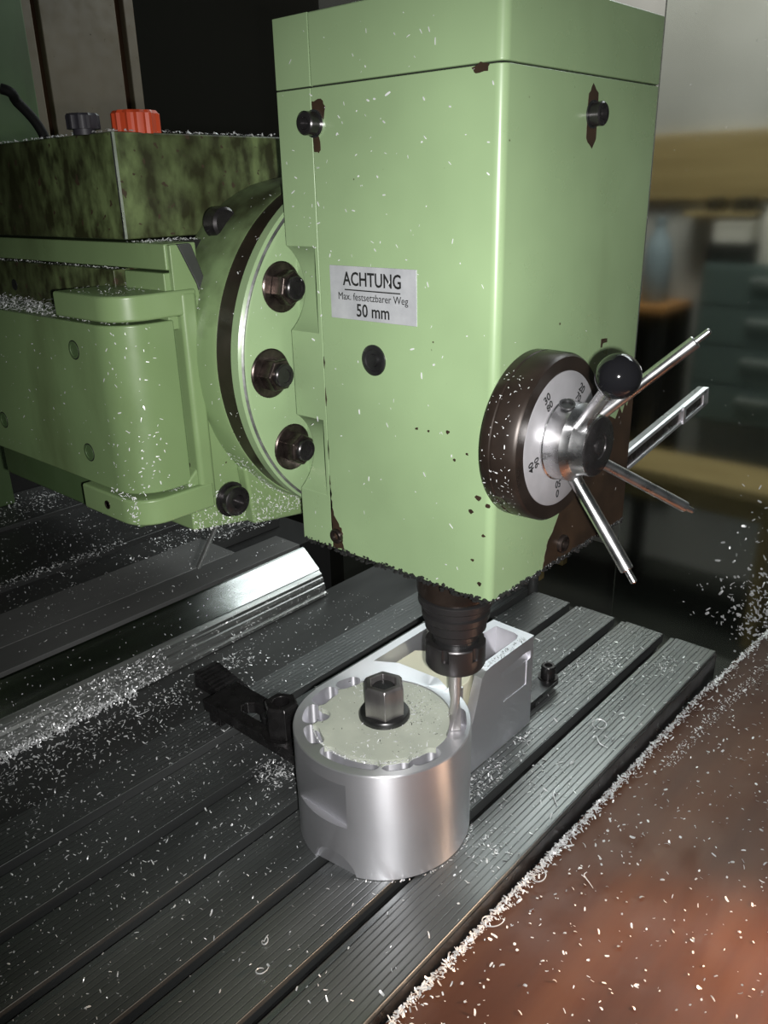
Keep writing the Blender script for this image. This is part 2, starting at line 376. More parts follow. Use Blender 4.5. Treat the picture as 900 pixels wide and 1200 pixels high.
# side screws
def socket_screw(name, p, d, r, hgt, parent, m=m_black_ox, washer=None):
    d = Vector(d); p = Vector(p)
    bm = bmesh.new(); lathe(bm, p, d, [(0, r), (hgt - 0.8, r), (hgt, r - 0.8), (hgt, r * 0.55), (hgt - r * 0.5, r * 0.5), (hgt - r * 0.5, 0)], 28)
    o = obj(name, bm, m, parent)
    return o
socket_screw('cover_screw', (hx0, 160.5, 543.7), (-1, 0, 0), 7.2, 10, h)
obj('screw_washer', Lt((hx0 + 0.2, 160.5, 543.7), (-1, 0, 0), [(0, 8.5), (1.4, 8.5), (1.4, 0)], 24), m_bright, h)
socket_screw('cover_screw', (-345.6, hy0, 543.6), (0, -1, 0), 7.0, 8, h)
obj('screw_washer', Lt((-345.6, hy0 + .2, 543.6), (0, -1, 0), [(0, 8.2), (1.2, 8.2), (1.2, 0)], 24), m_dark_steel, h)
o = obj('level_plug', Lt((hx0 + 0.3, 113.4, 394), (-1, 0, 0), [(0, 10.6), (1.4, 10.6), (1.8, 9.6), (1.8, 7.6), (0.8, 7.2), (0.8, 4.6), (2.6, 4.2), (2.6, 0)], 36), m_dark_steel, h)
socket_screw('bottom_screw', (hx0, 157.3, 251.5), (-1, 0, 0), 6.0, 3, h, m_bolt)
socket_screw('plate_screw', (-351.7, hy0, 252.5), (0, -1, 0), 7.0, 3.5, h, m_bolt)
# patches where the paint has come off, each with its own ragged outline
def patch(name, pts, plane, lift, parent, m=m_bare):
    bm = bmesh.new()
    if plane == 'x': vs = [bm.verts.new((hx0 - lift, a, b)) for a, b in pts]
    else: vs = [bm.verts.new((a, hy0 - lift, b)) for a, b in pts]
    f = bm.faces.new(vs); r = bmesh.ops.extrude_face_region(bm, geom=[f])
    for g in r['geom']:
        if isinstance(g, bmesh.types.BMVert):
            if plane == 'x': g.co.x += lift + 0.3
            else: g.co.y += lift + 0.3
    return obj(name, bm, m, parent, 0, 2, 0)
def ragged(pts, n=6, j=0.7):
    out = []
    for i, p in enumerate(pts):
        q = pts[(i + 1) % len(pts)]
        for k in range(n):
            f = k / n; a = j if k else 0
            out.append((p[0] + (q[0] - p[0]) * f + random.uniform(-a, a), p[1] + (q[1] - p[1]) * f + random.uniform(-a, a)))
    return out
pt = ragged([(-345, 302), (-352, 286), (-362, 272), (-371, 262), (-374, 254), (-377, 241.2)], 4, 0.8)[:-4]
pt += [(-377, 240.6), (-250.8, 240.6), (-250.8, 349)] + [(-254, 343), (-257, 347), (-261, 339), (-264, 344), (-268, 335), (-273, 341), (-279, 333), (-290, 338), (-310, 330), (-335, 325)]
patch('bare_patch', pt, 'y', 0.25, h)
patch('bare_patch', ragged([(162.4, 557), (154, 558), (150, 553), (152, 546), (157, 539.5), (156, 529), (158, 526), (162.4, 527)], 3, 0.7), 'x', 0.2, h)
patch('bare_patch', ragged([(-352, 555), (-347, 561), (-340, 556), (-339.5, 530), (-344, 524), (-352, 530)], 3, 0.6), 'y', 0.2, h)
patch('bare_patch', ragged([(162.6, 282), (160, 268), (155, 262), (151, 255), (152, 247), (150, 241.5), (162.4, 241)], 4, 0.8), 'x', 0.2, h)
patch('bare_patch', ragged([(35, 564), (29, 566.5), (23, 564.6), (24, 561.5), (32, 561)], 3, 0.5), 'x', 0.25, h)
patch('bare_patch', ragged([(-312, 399.2), (-303, 398.5), (-302.6, 395.6), (-309, 395.8), (-310, 393), (-312, 393)], 2, 0.2), 'y', 0.25, h)
random.seed(11)
for y, z, s in ((30, 303, 2.6), (24, 314, 3.2), (20, 329, 2.0), (76, 352, 1.6), (66, 352, 1.6), (28, 268, 1.8), (50, 354, 2.2), (44, 336, 1.6), (20, 288, 2), (22, 252, 2.4), (17, 310, 2.2), (34, 342, 1.4)):
    patch('paint_chip', [(y + s * cos(a) * random.uniform(.5, 1.1), z + s * sin(a) * random.uniform(.4, .8)) for a in [i * pi / 4 for i in range(8)]], 'x', 0.2, h)
for a0, b0, n in (((hx0, 163.3, 255), (hx0, 163.3, 405), 9),):
    for i in range(n):
        z = random.uniform(a0[2], b0[2]); patch('paint_chip', [(162.9, z - random.uniform(2, 9)), (162.3 - random.uniform(0, 1.2), z), (162.9, z + random.uniform(2, 9)), (163.2, z)], 'x', 0.2, h)
# oily black crumbs along the lower edges
bm = bmesh.new()
for i in range(420):
    if random.random() < .55: p = Vector((hx0 - random.uniform(-1.5, 1.0), random.uniform(14, 194), hz0 - random.uniform(-2.0, 2.5)))
    else: p = Vector((random.uniform(hx0, hx1), hy0 - random.uniform(-1.5, 1.0), hz0 - random.uniform(-1.6, 2.2)))
    r = random.uniform(0.7, 2.2)
    mtx = Matrix.Translation(p) @ Matrix.Diagonal((r, r * random.uniform(.7, 1.3), r * random.uniform(.5, 1), 1))
    bmesh.ops.create_icosphere(bm, subdivisions=1, radius=1, matrix=mtx)
o = obj('edge_grime', bm, m_black, h); o['kind'] = 'stuff'
# warning plate
MW = lambda y, z, x=-445.6: Matrix(((0, 0, -1, x), (-1, 0, 0, y), (0, 1, 0, z), (0, 0, 0, 1)))
m_plate = mat('plate_aluminium', (0.46, 0.47, 0.49), 0.25, 0.45); setin(m_plate, 'Base Color', ramp(m_plate, noise(m_plate, 90, 4), [(0.3, (0.40, 0.41, 0.43)), (0.7, (0.50, 0.51, 0.53))]))
pl = obj('warning_plate', B(-445.55, -444.5, 75, 152.4, 420, 455.4), m_plate, h, 0.2, 1)
pl['label'] = 'small silver plate with black lettering'
obj('lettering', merge(text_bm('ACHTUNG', 12.6, MW(113.5, 446.6) @ Matrix.Diagonal((.84, 1, 1, 1)), 0.2), text_bm('Max. festsetzbarer Weg', 7.0, MW(113.5, 435.2) @ Matrix.Diagonal((.93, 1, 1, 1)), 0.0), text_bm('50 mm', 12.0, MW(113.0, 426.2) @ Matrix.Diagonal((.9, 1, 1, 1)), 0.16), B(-445.75, -445.5, 88.5, 138.3, 439.4, 440.2)), m_ink, pl, 0, 2, 0)
# dial
DC = Vector((-407, 13.5, 351.5))
def dl(prof, n=96): return Lt((DC.x, 13.5, DC.z), (0, -1, 0), prof, n)
dial = obj('feed_dial', dl([(0, 0), (0, 53.6), (1.5, 54.6), (7, 54.6), (7.6, 54.0), (8.4, 54.0), (9, 54.6), (23.6, 54.0), (25.5, 52.4), (25.5, 44), (24.9, 43.8), (24.9, 0)], 128), m_brown, h)
obj('scale_ring', dl([(24.5, 43.7), (25.7, 43.7), (26, 43.2), (26, 20), (24.5, 20)]), m_satin, dial)
MD = lambda r, a, y=-12.65: Matrix.Translation((DC.x + r * cos(a), y, DC.z + r * sin(a))) @ Matrix(((1, 0, 0, 0), (0, 0, -1, 0), (0, 1, 0, 0), (0, 0, 0, 1))) @ Matrix.Rotation(a - pi / 2, 4, 'Z')
digits = []
for i, (a, b) in enumerate((('0', '50'), ('40', '90'), ('30', '80'), ('20', '70'), ('10', '60'))):
    an = rad(-92 - 72 * i); [obj('scale_number', q_, m_ink, dial, 0, 2, 0) for q_ in (text_bm(a, 7.4, MD(36.4, an), 0.16), text_bm(b, 7.0, MD(29.9, an), 0.14))]
o = obj('grub_screw', Lt(DC + Vector((-43, -9, -33)), (-0.793, 0, -0.609), [(-1.2, 5.4), (0.6, 5.4), (0.6, 2.6), (-0.6, 2.4), (-0.6, 0)], 24), m_bolt, dial)
hub = obj('capstan_hub', dl([(25.8, 26.2), (27, 26.2), (27.6, 25.4), (38.5, 25.2), (40.5, 23.4), (42.5, 20.6), (45, 19.9), (51.5, 19.3), (51.5, 0)], 72), m_bright, h)
obj('hub_cap', dl([(51.3, 18.8), (52.6, 18.6), (53, 18), (53, 8.5), (52.2, 8.2), (52.2, 5.2), (53.6, 5), (54, 4.2), (54, 0)], 48), m_black_ox, hub)
obj('spoke_socket', Lt((-415.5, -20, 377.4), (-0.28, -0.25, 0.93), [(-1, 5.2), (0.3, 5.0), (0.3, 3.6), (-0.8, 3.4), (-0.8, 0)], 24), m_dark_steel, hub)
def spoke(root, tip, r, nib, m=m_bright, name='spoke'):
    a = Vector(root); b = Vector(tip); d = (b - a).normalized(); L = (b - a).length
    pr = [(-6, r), (L - nib - .6, r), (L - nib, r - 0.6), (L - nib, r * .5), (L - 0.8, r * .5), (L, r * .3)] if nib else [(-6, r), (L, r * .92)]
    return obj(name, Lt(a, d, pr, 24), m, hub)
spoke((-381, -28, 367), (-358.6, -81, 420.1), 4.2, 10)
spoke((-409, -25, 328), (-410.4, -72, 268.9), 4.4, 9)
spoke((-385, -30, 334), (-333, -75, 294.2), 3.9, 7)
kb = Vector((-463.3, -75, 409.9)); kr = Vector((-417, -30, 364))
sp = spoke(kr, kb + (kr - kb).normalized() * 9, 4.4, 0, m_bright, 'knob_spoke')
o = obj('ball_knob', Lt(kb, (kr - kb).normalized(), [(-12 * cos(i * pi / 20) if i else -12, 12 * sin(i * pi / 20)) for i in range(20)] + [(12.4, 3.0)], 48), m_knob, hub)
o['label'] = 'glossy black ball knob'
# clamping lever behind the dial
a = Vector((-165, 60, 257)); b = Vector((24, 60, 287.5)); d = (b - a).normalized(); n_ = Vector((-d.z, 0, d.x)); L = (b - a).length
def bar(u0, u1, v0, v1, y0, y1):
    bm = B(u0, u1, y0, y1, v0, v1); mtx = Matrix(((d.x, 0, n_.x, a.x), (0, 1, 0, 0), (d.z, 0, n_.z, a.z), (0, 0, 0, 1)))
    bmesh.ops.transform(bm, matrix=mtx, verts=bm.verts); return bm
lv = obj('clamp_lever', merge(bar(-30, L, -9, 9, 58, 66), B(-256, -190, 50, 70, 244, 264)), m_dark_steel, h, 1, 1)
obj('lever_rim', merge(bar(-20, 132, 5.4, 9.5, 55, 59), bar(-20, 132, -9.5, -5.6, 55, 59), bar(132, L - 6, 5, 9.8, 53.5, 59), bar(132, L - 6, -9.8, -5, 53.5, 59), bar(128, 134, -9.8, 9.8, 53.5, 59), bar(L - 14, L, -9.2, 9.2, 53.5, 60)), m_alu, lv, 0.8, 2)
obj('lever_inlay', merge(bar(-20, 129, -5.6, 5.4, 57, 59), bar(134, L - 14, -5, 5, 55, 59)), m_bolt, lv, 0, 2, 0)
# spindle nose
SX, SY = -400, 75
obj('spindle_nose', Lt((SX, SY, 252), (0, 0, -1), [(0, 30), (28, 30), (34, 30.6), (38, 30), (38.5, 27), (41, 26.6), (41, 0)], 64), m_brown, h)
obj('spindle_ring', Lt((SX, SY, 211.2), (0, 0, -1), [(0, 26), (0.6, 29.0), (1.2, 29.6), (5.6, 29.6), (7.2, 28), (7.2, 0)], 64), m_chuck, h)
# ------------------------------------------------------------------ collet chuck and end mill
k = thing('collet_chuck', 'black collet chuck with grooved rings below the green milling head', 'collet chuck', (SX, SY, 147))
obj('chuck_body', Lt((SX, SY, 203.9), (0, 0, -1), [(0, 27.4), (3, 27.4), (4, 25), (6, 25), (7, 27), (12, 26.4), (14, 24.4), (21, 24.2), (23, 22), (25, 18.6), (40, 18.2), (40, 0)], 64), m_chuck, k)
obj('neck_ring', Lt((SX, SY, 171), (0, 0, -1), [(-3, 18.9), (7, 18.9), (7, 0)], 48), m_dark_steel, k)
nut = obj('clamping_nut', Lt((SX, SY, 168.5), (0, 0, -1), [(-2, 19.2), (-2, 23.2), (-1, 23.9), (18, 23.9), (20.5, 22.5), (21, 19), (21, 10), (20, 9), (20, 0)], 64), m_chuck, k)
for i in range(6):
    an = i * pi / 3 + 0.3; u = Vector((cos(an), sin(an), 0)); bm = bmesh.new()
    cyl(bm, Vector((SX, SY, 160)) + u * 25.2, Vector((SX, SY, 175)) + u * 25.2, 3.4, 3.4, 16); cut(nut, bm)
bm = bmesh.new(); n = 96
prof = []
H0, H1 = 84.6, 147.6
rows = []
for j in range(43):
    z = H0 + (H1 - H0) * j / 42; row = []
    fl = max(0.0, min(1.0, (122 - z) / 8))
    for i in range(n):
        th = 2 * pi * i / n; p = (2 * ((th / (2 * pi) * 2 - (z - H0) / 62) % 1) - 0) / 2
        r = 5.2 - fl * (1.5 * max(0, sin(pi * min(1, p / 0.55))) if p < .55 else 0.25 * (p - .55))
        row.append(bm.verts.new((SX + r * cos(th), SY + r * sin(th), z)))
    rows.append(row)
for r0, r1 in zip(rows, rows[1:]):
    for i in range(n): bm.faces.new((r0[i], r0[(i + 1) % n], r1[(i + 1) % n], r1[i]))
bm.faces.new(rows[0][::-1]); bm.faces.new(rows[-1])
tag(obj('end_mill', bm, m_carbide, None, 0, 2, 50), 'bright fluted end mill held in the black chuck, cutting the workpiece rim', 'end mill')

# ------------------------------------------------------------------ workpiece
CX, CY, R = -444.2, 115.9, 73.0
def arcslot(r, a0, a1, wd, z0, z1, n=20):
    p = []; e = wd / 2; A0, A1 = rad(a0), rad(a1)
    for i in range(n + 1): t = A0 + (A1 - A0) * i / n; p.append((CX + (r + e) * cos(t), CY + (r + e) * sin(t)))
    for i in range(1, 8): t = A1 + pi * i / 8; p.append((CX + r * cos(A1) + e * cos(t), CY + r * sin(A1) + e * sin(t)))
    for i in range(n + 1): t = A1 + (A0 - A1) * i / n; p.append((CX + (r - e) * cos(t), CY + (r - e) * sin(t)))
    for i in range(1, 8): t = A0 + pi + pi * i / 8; p.append((CX + r * cos(A0) + e * cos(t), CY + r * sin(A0) + e * sin(t)))
    return Pz(p, 2, z0, z1)
work = obj('aluminium_workpiece', Lt((CX, CY, 0), (0, 0, 1), [(0, 72.2), (0.8, 72.8), (50, 72.8), (50.4, 73), (99.2, 73), (100, 72.2)], 160), m_alu, None, 0, 2, 30, (CX, CY, 0))
tag(work, 'bright milled aluminium workpiece, round drum with a square walled arm, on the table', 'workpiece')
arm = [(-450, 91.5), (-330, 91.5), (-251.5, 91.5), (-250.5, 139), (-280, 141), (-300, 189), (-450, 188.9)]
cut(work, Pz(arm, 2, 0, 100), 'UNION')
cut(work, Pz([(-382, 100.5), (-268, 100.5), (-262, 103), (-259.5, 108), (-259.5, 130), (-286, 132), (-306, 180), (-384, 180), (-372, 160), (-369, 116), (-376, 101)], 2, 8, 120))
cut(work, Lt((CX, CY, 94.5), (0, 0, 1), [(0, 57.6), (40, 57.6)], 128))
# front wall of the arm runs down in an S beside the drum
cut(work, Pz([(-402, 104), (-322, 104), (-331, 102), (-337, 96), (-340.5, 86), (-345, 72), (-350, 56), (-356, 48), (-372, 46), (-402, 46)], 1, 84, 101.5)) if False else None
bm = bmesh.new(); prism(bm, [(-366, 120), (-322, 120), (-322, 100.2), (-331, 99), (-337, 94), (-340.5, 84), (-345, 70), (-350, 55), (-356, 48), (-366, 46)], 1, 84, 101.5); cut(work, bm)
SLOTS = ((58.5, 176, 214, 13), (59.5, 227, 238, 14), (59.5, 249, 261, 15), (58.5, 145, 158, 13), (59, 118, 130, 14), (60, 90, 104, 14), (61, 66, 76, 12))
TOOLSLOT = (62, 290, 317, 14)
for s in SLOTS: cut(work, arcslot(*s, 56, 130))
cut(work, arcslot(*TOOLSLOT, 84, 130))
bm = bmesh.new(); cyl(bm, (CX - 29, CY + 43, 55), (CX - 29, CY + 43, 130), 8.5, 8.5, 28); cut(work, bm)
# flats and notches on the drum
def facet(ang, dist, z0, z1, lo=-60, hi=60):
    bm = B(0, 40, lo, hi, z0, z1); bmesh.ops.transform(bm, matrix=Matrix.Translation((CX, CY, 0)) @ Matrix.Rotation(rad(ang), 4, 'Z') @ Matrix.Translation((dist, 0, 0)), verts=bm.verts); return bm
cut(work, facet(179, 66.1, 47, 88, -60, 25))
bm = bmesh.new(); u = Vector((cos(rad(187)), sin(rad(187)), 0)); cyl(bm, Vector((CX, CY, -2)) + u * 67.5, Vector((CX, CY, -2)) + u * 95, 20, 30, 48); cut(work, bm)
# shallow relief with a slanted ledge on the arm's front wall
bm = B(-301, -262, 86, 92.2, 50, 77); cut(work, bm)
bm = B(-26, 25, -4, 3.2, -4, 4.5); bmesh.ops.transform(bm, matrix=Matrix.Translation((-281, 91.0, 81)) @ Matrix.Rotation(rad(5), 4, 'Z') @ Matrix.Rotation(rad(-34), 4, 'X'), verts=bm.verts); cut(work, bm)
work.data.materials.clear(); work.data.materials.append(m_alu)
# nylon disc and pad
disc = obj('nylon_disc', Lt((CX, CY, 94.6), (0, 0, 1), [(0, 57.3), (3.9, 57.3), (4.5, 56.6)], 128), m_nylon, None, 0, 2, 30)
tag(disc, 'milky nylon disc with scalloped edge lying inside the round aluminium drum', 'disc')
for s in SLOTS: cut(disc, arcslot(s[0], s[1], s[2], s[3] + .4, 60, 110))
cut(disc, arcslot(*TOOLSLOT, 80, 110))
bm = bmesh.new(); cyl(bm, (CX - 29, CY + 43, 55), (CX - 29, CY + 43, 130), 8.7, 8.7, 28); cut(disc, bm)
bm = Pz([(-372.5, 104), (-340, 104), (-322, 112), (-312, 150), (-330, 176), (-372, 176), (-371, 160), (-368.2, 116)], 2, 8.1, 88)
tag(obj('nylon_pad', bm, m_nylon_in, None, 1, 1), 'cream nylon pad inside the walled arm behind the end mill', 'pad')
# tall hex nut on the disc
NX, NY = -438.5, 118.5
f = thing('hex_nut', 'tall steel hexagon nut with round flange on the milky disc', 'nut', (NX, NY, 99.1))
obj('nut_flange', Lt((NX, NY, 99.1), (0, 0, 1), [(0, 21.2), (2.6, 21.2), (4.6, 19.8), (5.4, 17), (5.4, 0)], 56), m_dark_steel, f)
bm = bmesh.new(); lathe(bm, (NX, NY, 101), (0, 0, 1), [(0, 18), (27, 18), (30, 15.8), (30, 11.4), (22, 10.8), (22, 0)], 6, True, 0.25); obj('nut_body', bm, m_blue_nut, f, 0.8, 2)
obj('stud_end', Lt((NX, NY, 115), (0, 0, 1), [(0, 10), (10, 10), (11.5, 9), (11.5, 0)], 32), m_dark_steel, f)

# ------------------------------------------------------------------ clamps
s = thing('strap_clamp', 'black strap clamp with slotted bar and tall nut left of the drum', 'clamp', (-446, 270, 0))
bar_o = obj('clamp_bar', B(-462, -418, 196, 345, 14, 27), m_black_ox, s, 1.5, 2)
bm = bmesh.new(); prism(bm, [(-448, 232), (-443, 227), (-437, 227), (-432, 232), (-432, 300), (-437, 306), (-443, 306), (-448, 300)], 2, 0, 60); cut(bar_o, bm)
obj('clamp_heel', B(-458, -424, 325, 343, 0, 14), m_black_ox, s, 1, 1)
obj('clamp_stud', Lt((-440, 270, 0.2), (0, 0, 1), [(0, 7), (30, 7), (31, 6)], 24), m_dark_steel, s)
bm = bmesh.new(); hexnut(bm, (-447, 240, 30), (0, 0, 1), 29, 33, 0.5, 2.5); nn = obj('clamp_nut', bm, m_black_ox, s, 0.8, 2)
bm = bmesh.new(); cyl(bm, (-447, 240, 50), (-447, 240, 80), 8, 8, 24); cut(nn, bm)
obj('clamp_washer', Lt((-447, 240, 27), (0, 0, 1), [(0, 20), (3, 20), (3, 0)], 36), m_black_ox, s)
sb = thing('step_block', 'dark serrated step block behind the strap clamp beside the rail', 'step block', (-415, 385, 0))
bm = bmesh.new(); pr = [(352, -0.8), (352, 6)]
for i in range(9): pr += [(355 + i * 5.6, 7 + i * 1.2), (358.2 + i * 5.6, 7.4 + i * 1.2), (358.8 + i * 5.6, 5 + i * 1.2)]
pr += [(408, 17), (408, -0.8)]
prism(bm, pr, 0, -428, -398); obj('block_body', bm, m_black_ox, sb, 0, 2, 20)
r = thing('end_clamp', 'small dark clamp plate with cap screw at the workpiece arm end', 'clamp', (-195, 108, 0))
bm = bmesh.new(); prism(bm, [(-249, 98), (-186, 98), (-178, 102), (-175, 109), (-178, 116), (-186, 120), (-249, 120)], 2, 8, 13); obj('clamp_plate', bm, m_dark_steel, r, 1, 1)
obj('clamp_foot', B(-244, -226, 100, 118, 0, 8), m_black_ox, r, 1, 1)
bm = bmesh.new(); lathe(bm, (-187, 110, 13), (0, 0, 1), [(-12, 5), (0, 5), (0, 10.5), (1.4, 10.5), (1.4, 7.8), (14, 7.6), (15, 6.8), (15, 4.2), (8, 4), (8, 0)], 32); obj('cap_screw', bm, m_black_ox, r)

# ------------------------------------------------------------------ ram that carries the head
YB = 1250
g = thing('machine_ram', 'green machine ram with hinged side cover and oily gear box behind the head', 'machine ram', (-380, 600, 235))
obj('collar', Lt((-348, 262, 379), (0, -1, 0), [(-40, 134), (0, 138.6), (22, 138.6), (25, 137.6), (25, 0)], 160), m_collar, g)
obj('swivel_ring', Lt((-348, 238, 379), (0, -1, 0), [(0, 136.8), (22, 137.2), (22, 0)], 160), m_brown, g)
# end casting: wall below and beside the collar
bm = bmesh.new(); prism(bm, [(-504, 247), (-435, 236), (-386, 228), (-250, 228), (-250, 440), (-470, 440), (-484, 428), (-492, 418), (-492, 300), (-504, 290)], 1, 263, 330)
obj('end_casting', bm, m_green_ram, g, 2, 2)
bm = bmesh.new(); prism(bm, [(-450, 238), (-392, 230), (-392, 262), (-430, 300), (-456, 290)], 1, 252, 264); obj('casting_rib', bm, m_green_ram, g, 3, 2)
def rounded(x0, x1, y0, y1, r, inset=0):
    p = [(x1, y0), (x1, y1), (x0, y1)]
    for i in range(9): t = pi + (pi / 2) * i / 8; p.append((x0 + r + r * cos(t), y0 + r + r * sin(t)))
    return p
cp = obj('side_cover', Pz(rounded(-549, -500, 264, YB, 30), 2, 287, 416), m_green_cover_dim, g, 1.5, 2)
for y, z in ((326.6, 394.5), (328.3, 313), (475, 315.7), (475, 396)):
    obj('cover_screw', Lt((-549.2, y, z), (-1, 0, 0), [(0, 6.6), (0.5, 6.6), (0.5, 4.9), (0.1, 4.6), (0.1, 2.4), (-0.8, 2.2), (-0.8, 0)], 28), m_green_old, cp)
    obj('screw_recess', Lt((-549.1, y, z), (-1, 0, 0), [(0, 7.4), (0.35, 7.4), (0.35, 6.4), (0, 6.4)], 28), m_black, cp)
br = obj('cover_bracket', Pz(rounded(-550, -480, 260, 345, 26), 2, 418.5, 437), m_green_ram, g, 2, 3)
br2 = obj('cover_bracket', Pz(rounded(-553, -484, 258, 342, 26), 2, 264, 285), m_green_ram, g, 2, 3)
obj('bracket_spine', B(-495, -480, 259, 300, 270, 436), m_green_ram, g, 4, 3)
obj('spine_backing', B(-502, -490, 272, 300, 284, 420), m_green_old, g, 1, 1)
for z in (293, 300): obj('pin', Lt((-498.5, 272, z), (0, -1, 0), [(0, 3.4), (1, 3.4), (1, 1.8), (0.3, 1.6), (0.3, 0)], 20), m_bolt, g)
obj('bracket_plug', Lt((-553, 305, 275), (-1, 0, 0), [(0, 3.6), (0.6, 3.6), (0.6, 2.6), (-0.4, 2.4), (-0.4, 0)], 20), m_bolt, g)
obj('lower_body', B(-520, -200, 318, 560, 240, 288), m_green_old, g, 2, 2)
obj('ram_body', B(-497, -170, 335, YB, 250, 449), m_green_old, g, 2, 2)
obj('slide_strip', B(-505, -300, 330, YB, 408, 449.5), m_green_dirty, g, 1, 1)
bm = bmesh.new(); prism(bm, [(-503, 408), (-476, 408), (-476, 449.5), (-503, 449.5)], 1, 266, 318); obj('slide_end', bm, m_green_ram, g, 1, 1)
for y in (345, 500, 640, 360 - 28): obj('strip_hole', Lt((-505.3, y, 429), (-1, 0, 0), [(0, 5), (0.4, 5), (0.4, 3.6), (0.1, 0)], 20), m_black, g)
obj('upper_slide', B(-500, -472, 266, YB, 451, 469.5), m_green_ram, g, 1.2, 2)
bm = bmesh.new(); prism(bm, [(-498, 469), (-491, 469), (-477, 440), (-472, 418), (-498, 418)], 1, 262, 267); obj('wedge_end', bm, m_green_ram, g, 1, 1)
bm = bmesh.new(); prism(bm, [(-490.5, 469), (-478, 469), (-466, 436), (-471.5, 418), (-476.5, 440)], 1, 263, 290); obj('slide_wiper', bm, m_cover, g, 1, 1)
obj('gap_shade_block', B(-471, -350, 290, 340, 412, 469.5), m_black, g)  # black block puts the shade of the gap above the collar into colour
gb = obj('gear_box', B(-506, -150, 305, YB, 472, 545.6), m_green_dirty, g, 1.5, 2)
obj('box_edge_trim', Pz([(-506.6, 304.4), (-504.4, 304.4), (-504.4, 306.2), (-506.6, 306.2)], 2, 472.5, 545.4), m_alu_cut, g)
bm = bmesh.new(); lathe(bm, (-516 + 42, 322, 545), (0, 0, 1), [(0, 17), (14, 17), (16, 15.4), (16, 0)], 48)
for v in bm.verts:
    q = v.co - Vector((-474, 322, v.co.z)); a = math.atan2(q.y, q.x)
    if q.length > 14: k_ = 1 + 0.045 * (1 if sin(a * 12) > 0 else -1); v.co = Vector((-474 + q.x * k_, 322 + q.y * k_, v.co.z))
cap = obj('oil_cap', bm, m_orange, g, 0, 2, 25); cap['label'] = 'ribbed orange plastic cap'
bm = bmesh.new(); lathe(bm, (-504, 345, 545), (0, 0, 1), [(0, 8), (4, 8), (4, 11.5), (13, 11.5), (14.5, 10.5), (14.5, 0)], 40)
for v in bm.verts:
    q = v.co - Vector((-504, 345, v.co.z)); a = math.atan2(q.y, q.x)
    if q.length > 9: k_ = 1 + 0.05 * (1 if sin(a * 10) > 0 else -1); v.co = Vector((-504 + q.x * k_, 345 + q.y * k_, v.co.z))
cap = obj('filler_plug', bm, m_darkplastic, g, 0, 2, 25); cap['label'] = 'small ribbed black plug'
obj('clamp_screw', Lt((-440, 281, 481), (0, -1, 0), [(0, 12), (12, 12), (14, 10), (14, 0)], 32), m_black_ox, g)
bm = bmesh.new(); lathe(bm, (-465.5, 262.5, 264), (0, -1, 0), [(0, 15), (2, 15), (2, 12.5), (10, 12.5), (11, 11), (11, 6), (5, 5.6), (5, 0)], 24); obj('flange_screw', bm, m_black_ox, g)
# saddle under the ram and the far column
sd = obj('saddle', B(-345, -60, 1012, 1290, -100, 236), m_black); tag(sd, 'black machine saddle in the shade under the green ram', 'machine saddle')  # coloured black to stand for the dark space under the ram
sc = thing('scraper_bar', 'thin steel scraper rod leaning in the chips under the ram', 'rod', (-440, 318, 170))
bm = bmesh.new(); cyl(bm, (-447, 300, 238), (-462, 326, 180), 2.2, 2.2, 12); obj('rod', bm, m_rail, sc)
cl = thing('machine_column', 'dull green machine column far behind the ram at the left', 'machine column', (-700, 1000, 60))
obj('column_foot', B(-900, -352, 961, 1300, 60, 236), m_green_old, cl, 3, 2)
obj('column_body', B(-900, -33, 1300, 1500, 60, 1500), m_green_old, cl, 3, 2)
# cable over the ram
CABLE = ((-540, 520, 595), (-500.9, 470, 586.6), (-489, 470, 577), (-476, 470, 563), (-468.5, 470, 548), (-462, 470, 530)); pts = []
for i in range(25):
    t = i / 24 * 3; kk = min(2, int(t)); ff = t - kk; CP = CABLE; pts.append(tuple(.5 * (2 * CP[kk + 1][q] + (CP[kk + 2][q] - CP[kk][q]) * ff + (2 * CP[kk][q] - 5 * CP[kk + 1][q] + 4 * CP[kk + 2][q] - CP[kk + 3][q]) * ff ** 2 + (3 * CP[kk + 1][q] - CP[kk][q] - 3 * CP[kk + 2][q] + CP[kk + 3][q]) * ff ** 3) for q in range(3)))
bm = bmesh.new(); tube(bm, pts, 4.2, 12); tag(obj('power_cable', bm, m_cable, None, 0), 'black cable arching down onto the top of the ram box', 'cable')

# ------------------------------------------------------------------ splash tray in front of the table
def tray_y0(X): return -3.2 - max(0, X + 60) * 0.055
def tray_z(X, Y, f=None):
    if f is None: f = (tray_y0(X) - Y) / 620
    return -10 - 16 * max(0, min(1, (X + 560) / 560)) - 5 * max(0, 1 - f * 14) ** 2 + 2.0 * sin(X * 0.006 + f * 3) - 10 * f
tr = bmesh.new(); nx, ny = 60, 24; vs = []
for i in range(nx + 1):
    X = -1300 + 1526 * i / nx; row = []
    for j in range(ny + 1):
        f = j / ny; y0 = tray_y0(X); Y = y0 - 620 * f
        z = tray_z(X, Y, f)
        row.append(Vector((X, Y, z)))
    vs.append(row)
top = [[tr.verts.new(p) for p in r_] for r_ in vs]; bot = [[tr.verts.new(p - Vector((0, 0, 3))) for p in r_] for r_ in vs]
for i in range(nx):
    for j in range(ny):
        tr.faces.new((top[i][j], top[i + 1][j], top[i + 1][j + 1], top[i][j + 1])); tr.faces.new((bot[i][j], bot[i][j + 1], bot[i + 1][j + 1], bot[i + 1][j]))
for i in range(nx):
    for j in (0, ny): tr.faces.new((top[i][j], bot[i][j], bot[i + 1][j], top[i + 1][j]))
for j in range(ny):
    for i in (0, nx): tr.faces.new((top[i][j], top[i][j + 1], bot[i][j + 1], bot[i][j]))
